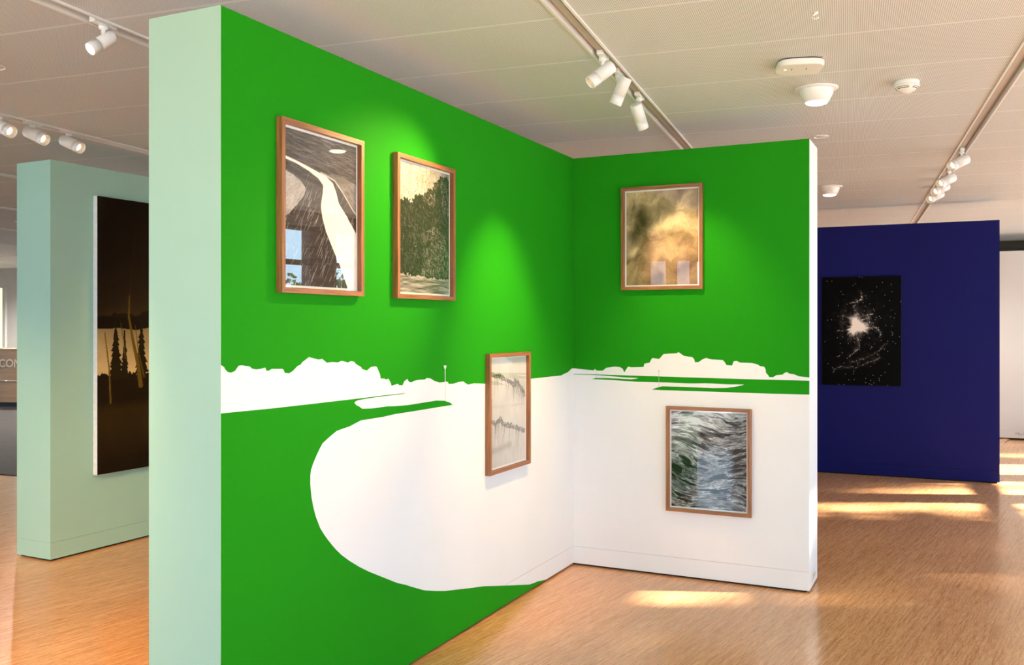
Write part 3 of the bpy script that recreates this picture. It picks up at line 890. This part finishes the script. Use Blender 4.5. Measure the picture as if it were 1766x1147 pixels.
# canvas on the mint grey partition
w2 = Vector((math.cos(SAGE_RZ), math.sin(SAGE_RZ), 0))
n2 = Vector((math.sin(SAGE_RZ), -math.cos(SAGE_RZ), 0))
c = empty('canvas_painting', 'tall dark canvas of fir trees by a pond, hanging on the mint grey partition', 'painting', SAGE + w2 * 0.335 + n2 * 0.001 + Vector((0, 0, 0.54)), SAGE_RZ)
MB().box(0, 1.6, -0.042, 0, 0, 1.984, 0.003).build('stretched_canvas', M['canvas_edge'], c)
art_object('painted_surface', draw_forest(1.596, 1.98, 0.542), 1.596, 1.98, c, 0.002, 0.002, -0.0426)

# ------------------------------------------------------------------ lighting tracks and spotlights
def track(x, label):
    t = empty('lighting_track', label, 'lighting track', (x, (Y0 + Y1) / 2, CEIL), 0, 'lighting tracks in the ceiling')
    L = (Y1 - Y0) / 2 - 0.2
    MB().box(-0.045, -0.034, -L, L, -0.009, 0.055).box(0.034, 0.045, -L, L, -0.009, 0.055).build('channel_lip', M['lacquer'], t)
    MB().box(-0.034, 0.034, -L, L, 0.030, 0.055).build('channel_back', M['taupe'], t)
    MB().box(-0.020, 0.012, -L, L, 0.012, 0.030).build('power_rail', M['taupe'], t)
    return t
for x in TRACK_X:
    k = round((x + 1.10) / 1.9)
    lab = {0: 'white lighting track over the green partition, three spotlights on it', 1: 'white lighting track at the right, running towards the navy partition',
           -1: 'white lighting track at upper left with one glowing spotlight', -2: 'white lighting track above the mint grey partition, three spotlights on it'}.get(k)
    track(x, lab or 'white lighting track in the far left ceiling, %s left of the mint grey partition' % ['first', 'second', 'third', 'fourth', 'fifth', 'sixth', 'seventh', 'eighth'][min(7, max(0, -3 - k))] if k < 0 else lab or 'white lighting track close to the right window wall')

def spotlight(x, y, d, label, group, lens='spot_lens', drop=0.055, power=0.0, cone=60, target=None, size=1.15):
    t = empty('track_spotlight', label, 'spotlight', (x, y, CEIL), 0, group)
    d = Vector(d).normalized()
    MB().box(-0.0165, 0.0165, -0.065, 0.065, -0.012, 0.0108, 0.003).build('track_adapter', M['lacquer'], t)
    r = 0.034 * size
    st = MB()
    st.lathe([(0, 0), (0.02, 0), (0.02, -0.014), (0.009, -0.018), (0.009, -drop), (0, -drop)], Matrix.Translation((0, 0, -0.012)), 16)
    st.build('stem', M['lacquer'], t)
    pv = Vector((0, 0, -0.012 - drop))
    down = Vector((0, 0, -1))
    perp = (down - d * down.dot(d))
    perp = perp.normalized() if perp.length > 0.2 else Vector((1, 0, 0))
    base = pv + perp * r * 0.9 - d * 0.035
    m = aim(d, base)
    arm = (base + d * 0.03) - pv
    MB().lathe([(0, 0), (0.007, 0), (0.007, arm.length), (0, arm.length)], aim(arm, pv), 10).build('bracket_arm', M['lacquer'], t)
    Lb = 0.100 * size
    MB().lathe([(0, 0), (r * 0.92, 0), (r, 0.004), (r, Lb), (r * 0.96, Lb), (r * 0.96, Lb + 0.002)], m, 24).build('lamp_body', M['lacquer'], t)
    z0, z1 = Lb + 0.002, Lb + 0.048
    MB().lathe([(r * 0.7, z0), (r, z0), (r, z1), (r * 0.93, z1 + 0.001), (r * 0.88, z1 - 0.003), (r * 0.84, z0 + 0.016)], m, 24).build('lamp_ring', M['lacquer'], t)
    MB().lathe([(r * 0.87, z1 - 0.006), (r * 0.62, z0 + 0.018), (r * 0.60, z0 + 0.012)], m, 24).build('reflector', M['reflector'], t)
    MB().lathe([(0, z0 + 0.019), (r * 0.62, z0 + 0.019)], m, 20).build('lens', M[lens], t)
    if power:
        ld = bpy.data.lights.new('lamp_light', 'SPOT')
        ld.energy = power
        ld.color = (1.0, 0.62, 0.27)
        ld.spot_size = R(cone)
        ld.spot_blend = 1.0
        ld.shadow_soft_size = 0.022
        lo = bpy.data.objects.new('lamp_light', ld)
        col.objects.link(lo)
        lo.parent = t
        p = base + d * (z1 + 0.004)
        lo.location = p
        lo.rotation_euler = d.to_track_quat('-Z', 'Y').to_euler()
    return t
G1 = 'spotlights on the middle track'
spotlight(-1.10, 4.31, (-0.88, -0.64, -0.85), 'white spotlight on the middle track turned left, its lens in view', G1, power=SPOT_W, size=0.95, drop=0.036)
spotlight(-1.10, 4.64, (-0.73, 0.22, -1.50), 'white spotlight on the middle track tilted down, between two others', G1, power=SPOT_W, size=0.95, drop=0.036)
spotlight(-1.10, 5.14, (0.25, 0.80, -1.20), 'white spotlight on the middle track hanging straight down, nearest the short green wall', G1, power=SPOT_W * 0.36, size=1.0)
spotlight(-3.00, 3.12, (-0.22, -0.74, -0.60), 'white spotlight with a glaring lens, alone on the upper left track', 'spotlights on the left tracks', 'spot_lens_bright', drop=0.036, size=0.82, power=15)
G2 = 'spotlights above the mint grey partition'
spotlight(-4.90, 4.25, (0.93, 0.02, -0.42), 'white spotlight above the mint grey partition, cut by the left frame edge', G2, 'spot_lens', drop=0.02, power=10)
spotlight(-4.90, 4.50, (0.93, 0.02, -0.42), 'white spotlight above the mint grey partition, second in the row of three', G2, drop=0.02, power=10)
spotlight(-4.90, 4.79, (0.93, 0.02, -0.42), 'white spotlight above the mint grey partition, nearest the green wall', G2, drop=0.02, power=10)
GH = 'spotlights on the upper left tracks beyond the frame'
spotlight(-3.00, 6.40, (-1.85, -0.35, -1.25), 'white spotlight hidden behind the green partition, aimed at the tall fir tree canvas', GH, power=95)
spotlight(-3.00, 2.05, (-0.30, 0.75, -1.20), 'added white spotlight, unseen above the frame on the upper left track, brightening the floor', GH, power=360, cone=85)  # added flood lamp, out of view, to brighten the left floor
spotlight(-4.90, 2.60, (-0.55, 0.90, -1.20), 'added white spotlight, unseen beyond the left frame edge, brightening the floor before the mint grey partition', GH, power=140, cone=66)  # another added lamp, unseen, lifting the floor before the mint grey partition
G3 = 'spotlights on the right track'
for y, nm in ((7.55, 'nearest of four'), (8.45, 'second nearest of four'), (8.95, 'third of four'), (9.45, 'farthest of four')):
    spotlight(0.80, y, (-0.66, -0.55, -0.38), 'white spotlight on the right track above the navy partition, ' + nm, G3, drop=0.03, power=10)

# ------------------------------------------------------------------ ceiling fittings
def dome(x, y, label, power=0.0):
    t = empty('ceiling_light', label, 'ceiling light', (x, y, CEIL), 0, 'round bowl ceiling lights')
    MB().lathe([(0, 0.002), (0.112, 0.002), (0.115, -0.003), (0.108, -0.008), (0.086, -0.009)], seg=40).build('flange', M['lacquer'], t)
    MB().lathe([(0.088, -0.006), (0.087, -0.030), (0.081, -0.044), (0.064, -0.076), (0.060, -0.078), (0.057, -0.074)], seg=40).build('bowl', M['lacquer'], t)
    if power:
        ld = bpy.data.lights.new('bulb_light', 'SPOT')
        ld.spot_size, ld.spot_blend = R(168), 0.5
        ld.energy, ld.color, ld.shadow_soft_size = power, (1.0, 0.93, 0.82), 0.05
        lo = bpy.data.objects.new('bulb_light', ld)
        col.objects.link(lo)
        lo.parent, lo.location = t, (0, 0, -0.15)
    MB().lathe([(0.059, -0.074), (0.056, -0.082), (0.04, -0.088), (0, -0.090)], seg=40).build('diffuser', M['lamp_face'], t)
dome(-0.155, 5.31, 'round bowl ceiling light glowing in front of the short green wall')
dome(-0.15, 9.10, 'round bowl ceiling light just right of the white wall end, farther back')
dome(-9.65, 8.75, 'round bowl ceiling light glowing at the left frame edge', 60)
dome(-0.15, 13.35, 'added round bowl ceiling light, unseen beyond the navy partition, brightening the far right', 170)  # added out of sight to brighten the white partition at the far right
dome(-11.55, 12.7, 'added round bowl ceiling light over the reception carpet, unseen behind the mint grey partition', 520)  # added unseen lamp, brightens the dim reception area
dome(-15.35, 14.4, 'added round bowl ceiling light above the reception desk, unseen behind the mint grey partition', 520)  # likewise added out of sight, lights the far wall by the desk

t = empty('access_point', 'white rounded access point on the ceiling behind the middle track', 'access point', (-0.218, 4.76, CEIL), R(10))
def squircle(a, n=40, e=3.6):
    out = []
    for k in range(n):
        th = 2 * math.pi * k / n
        c_, s_ = math.cos(th), math.sin(th)
        out.append((a * math.copysign(abs(c_) ** (2 / e), c_), a * math.copysign(abs(s_) ** (2 / e), s_)))
    return out
def slab(rings):
    mb = MB()
    vs, fs, n = [], [], 40
    for a, z in rings:
        vs += [(x, y * 0.96, z) for x, y in squircle(a)]
    for i in range(len(rings) - 1):
        fs += [(i * n + k, i * n + (k + 1) % n, (i + 1) * n + (k + 1) % n, (i + 1) * n + k) for k in range(n)]
    fs.append(tuple(range((len(rings) - 1) * n, len(rings) * n)))
    return mb.add(vs, fs, False)
slab([(0.100, 0.0), (0.100, -0.008)]).build('mounting_plate', M['slot'], t)
slab([(0.106, -0.006), (0.111, -0.010), (0.111, -0.028), (0.106, -0.035), (0.098, -0.0365)]).build('housing', M['plastic'], t)
MB().lathe([(0.006, -0.0364), (0.006, -0.038), (0, -0.038)], Matrix.Translation((-0.07, -0.01, 0)), 12).build('status_light', M['spot_lens'], t)
MB().box(-0.041, -0.038, -0.03, 0.0, -0.0375, -0.036).build('seam_mark', M['slot'], t)
MB().box(0.028, 0.031, -0.03, 0.0, -0.0375, -0.036).build('seam_mark', M['slot'], t)
MB().box(0.094, 0.112, -0.088, -0.080, -0.008, 0.0).build('latch', M['taupe'], t)

t = empty('smoke_detector', 'white round smoke detector on the ceiling at the upper right', 'smoke detector', (0.30, 5.32, CEIL), R(20))
MB().lathe([(0, 0.001), (0.060, 0.001), (0.063, -0.006), (0.063, -0.016), (0.058, -0.022)], seg=36).build('base', M['plastic'], t)
MB().lathe([(0.060, -0.020), (0.064, -0.026), (0.062, -0.032), (0.042, -0.050), (0.018, -0.064), (0, -0.066)], seg=36).build('cover', M['plastic'], t)
sl = MB()
for r_, z_ in ((0.0595, -0.0345), (0.0530, -0.0405)):
    for q in range(4):
        a0, a1 = q * math.pi / 2 + 0.18, (q + 1) * math.pi / 2 - 0.18
        n = 8
        for k in range(n):
            b0, b1 = a0 + (a1 - a0) * k / n, a0 + (a1 - a0) * (k + 1) / n
            sl.add([(r_ * math.cos(b0), r_ * math.sin(b0), z_), (r_ * math.cos(b1), r_ * math.sin(b1), z_),
                    ((r_ - 0.004) * math.cos(b1), (r_ - 0.004) * math.sin(b1), z_ - 0.0032), ((r_ - 0.004) * math.cos(b0), (r_ - 0.004) * math.sin(b0), z_ - 0.0032)], [(0, 1, 2, 3)])
sl.build('vent_slots', M['slot'], t)

def plate(x, y, r_, label):
    t = empty('sprinkler_plate', label, 'sprinkler', (x, y, CEIL), 0, 'flat round sprinkler plates')
    MB().lathe([(r_ - 0.010, 0.003), (r_, 0.002), (r_ + 0.001, -0.003), (r_ - 0.002, -0.008), (r_ - 0.004, -0.004), (r_ - 0.010, 0.003)], seg=36).build('rim', M['lacquer'], t)
    MB().lathe([(0, -0.002), (r_ - 0.008, -0.002), (r_ - 0.008, 0.003)], seg=36).build('disc', M['plastic'], t)
plate(-0.165, 6.66, 0.050, 'small round sprinkler plate above the white wall end')
plate(-4.02, 3.44, 0.066, 'round sprinkler plate on the ceiling at the left frame edge')
t = empty('ceiling_hook', 'tiny white hook on the ceiling near the top right of the middle track', 'hook', (-0.12, 4.02, CEIL))
MB().lathe([(0, 0.001), (0.010, 0.001), (0.009, -0.004), (0, -0.005)], seg=14).build('rose', M['lacquer'], t)
hk = MB()
for k in range(8):
    a = math.pi * (1.3 * k / 7)
    hk.lathe([(0.0025, 0), (0.0025, 0.008)], aim((math.cos(a), 0.2, math.sin(a) - 1.0), (-0.012 * math.sin(a), 0, -0.004 - 0.010 * (1 - math.cos(a)))), 8)
hk.build('hook_wire', M['lacquer'], t)

# ------------------------------------------------------------------ reception area at the far left
tag(MB().box(-19.4, -6.6, 7.42, 15.9, 0.001, 0.009).build('carpet', M['carpet']), 'dark grey-brown carpet in front of the reception desk at the left', 'carpet')
t = empty('reception_desk', 'light wooden reception desk with pale lettering at the far left', 'desk', (-15.3, 13.62, 0.009), R(10))
def arc_panel(name, z0, z1, yb, mat, th=0.04, bow=0.25):
    mb = MB()
    n = 16
    vs, fs = [], []
    for k in range(n + 1):
        x = -2.0 + 4.0 * k / n
        y = yb + bow * (x / 2.0) ** 2
        vs += [(x, y, z0), (x, y + th, z0), (x, y + th, z1), (x, y, z1)]
    for k in range(n):
        a, b = 4 * k, 4 * k + 4
        fs += [(a, b, b + 3, a + 3), (a + 1, a + 2, b + 2, b + 1), (a + 3, b + 3, b + 2, a + 2), (a, a + 1, b + 1, b)]
    fs += [(0, 3, 2, 1), (4 * n, 4 * n + 1, 4 * n + 2, 4 * n + 3)]
    return mb.add(vs, fs).build(name, M[mat], t)
fp = arc_panel('upper_panel', 0.52, 1.12, 0.0, 'desk_wood')
arc_panel('lower_panel', 0.09, 0.505, 0.03, 'desk_wood')
arc_panel('plinth', 0.0, 0.09, 0.07, 'dark_plastic')
arc_panel('worktop', 1.12, 1.145, -0.02, 'desk_wood', 0.7)
text('CON', 0.215, M['pale_letter'], 'lettering', fp, (-0.345, -0.006, 0.785), (R(90), 0, 0), 0.004, 0.006)
t = empty('monitor', 'black monitor seen from behind on the reception desk', 'monitor', (-15.06, 13.98, 1.155), R(14))
MB().box(-0.3, 0.3, -0.02, 0.02, 0.02, 0.17, 0.008).build('screen_back', M['dark_plastic'], t)
MB().box(-0.12, 0.12, -0.08, 0.08, 0, 0.022, 0.004).build('foot', M['dark_plastic'], t)
d = MB().box(-19.40, -19.30, 15.94, 16.0, 0, 2.55).box(-18.28, -18.20, 15.94, 16.0, 0, 2.55).box(-19.30, -18.28, 15.94, 16.0, 2.47, 2.55).build('door_1', M['lacquer'])
struct(d)
MB().box(-19.30, -18.28, 15.965, 15.985, 0.9, 2.47).build('glass_panel', M['door_glow'], d)
MB().box(-19.30, -18.28, 15.965, 15.985, 0.0, 0.9).build('kick_panel', M['taupe'], d)

# ------------------------------------------------------------------ trees outside the windows (they dapple the sun and show in the glass)
def tree(x, y, h, r_, n, seed, label):
    t = empty('garden_tree', label, 'tree', (x, y, -0.5))
    MB().lathe([(0.14, 0), (0.11, h * 0.4), (0.05, h * 0.9), (0, h * 0.95)], seg=10).build('trunk', M['trunk'], t)
    rs = np.random.RandomState(seed)
    mb = MB()
    def ball():
        while True:
            p = rs.uniform(-1, 1, 3)
            if p @ p < 1:
                return p
    cl = [ball() * (r_ * 1.0, r_ * 1.2, r_ * 1.15) + np.array((0, 0, h + 0.5)) for _ in range(60)]
    for _ in range(n):
        cx, cy, cz = cl[rs.randint(len(cl))]
        p = Vector((cx, cy, cz)) + Vector(ball() * 0.38)
        a, b = Vector(rs.normal(size=3)).normalized(), Vector(rs.normal(size=3))
        b = (b - a * b.dot(a)).normalized()
        s = rs.uniform(0.05, 0.10)
        mb.add([p - a * s, p + b * s * 0.5, p + a * s, p - b * s * 0.5], [(0, 1, 2, 3)])
    o = mb.build('foliage', M['leaf'], t)
    o['kind'] = 'stuff'
for i, (x, y, h, r_, n, w_) in enumerate(((6.6, 6.4, 3.9, 1.0, 6500, 'close to the glass, nearest of all'), (9.6, 9.25, 5.5, 1.0, 4800, 'set back between two others'),
                                          (6.6, 9.6, 3.9, 0.95, 2600, 'close to the glass, farther along'), (9.9, 12.8, 6.6, 0.85, 4200, 'tall, its crown above the others'), (6.8, 14.5, 3.9, 1.0, 4800, 'close to the glass, beyond the low bush'), (9.6, 16.6, 5.5, 1.1, 4800, 'set back, farthest of all'), (6.1, 11.7, 1.5, 0.7, 3000, 'low and bushy, mirrored in the road drawing'), (9.6, 4.6, 5.5, 1.0, 4800, 'set back toward the back wall'))):
    tree(x, y, h, r_, n, 100 + i, 'leafy tree outside the right-hand windows, ' + w_)
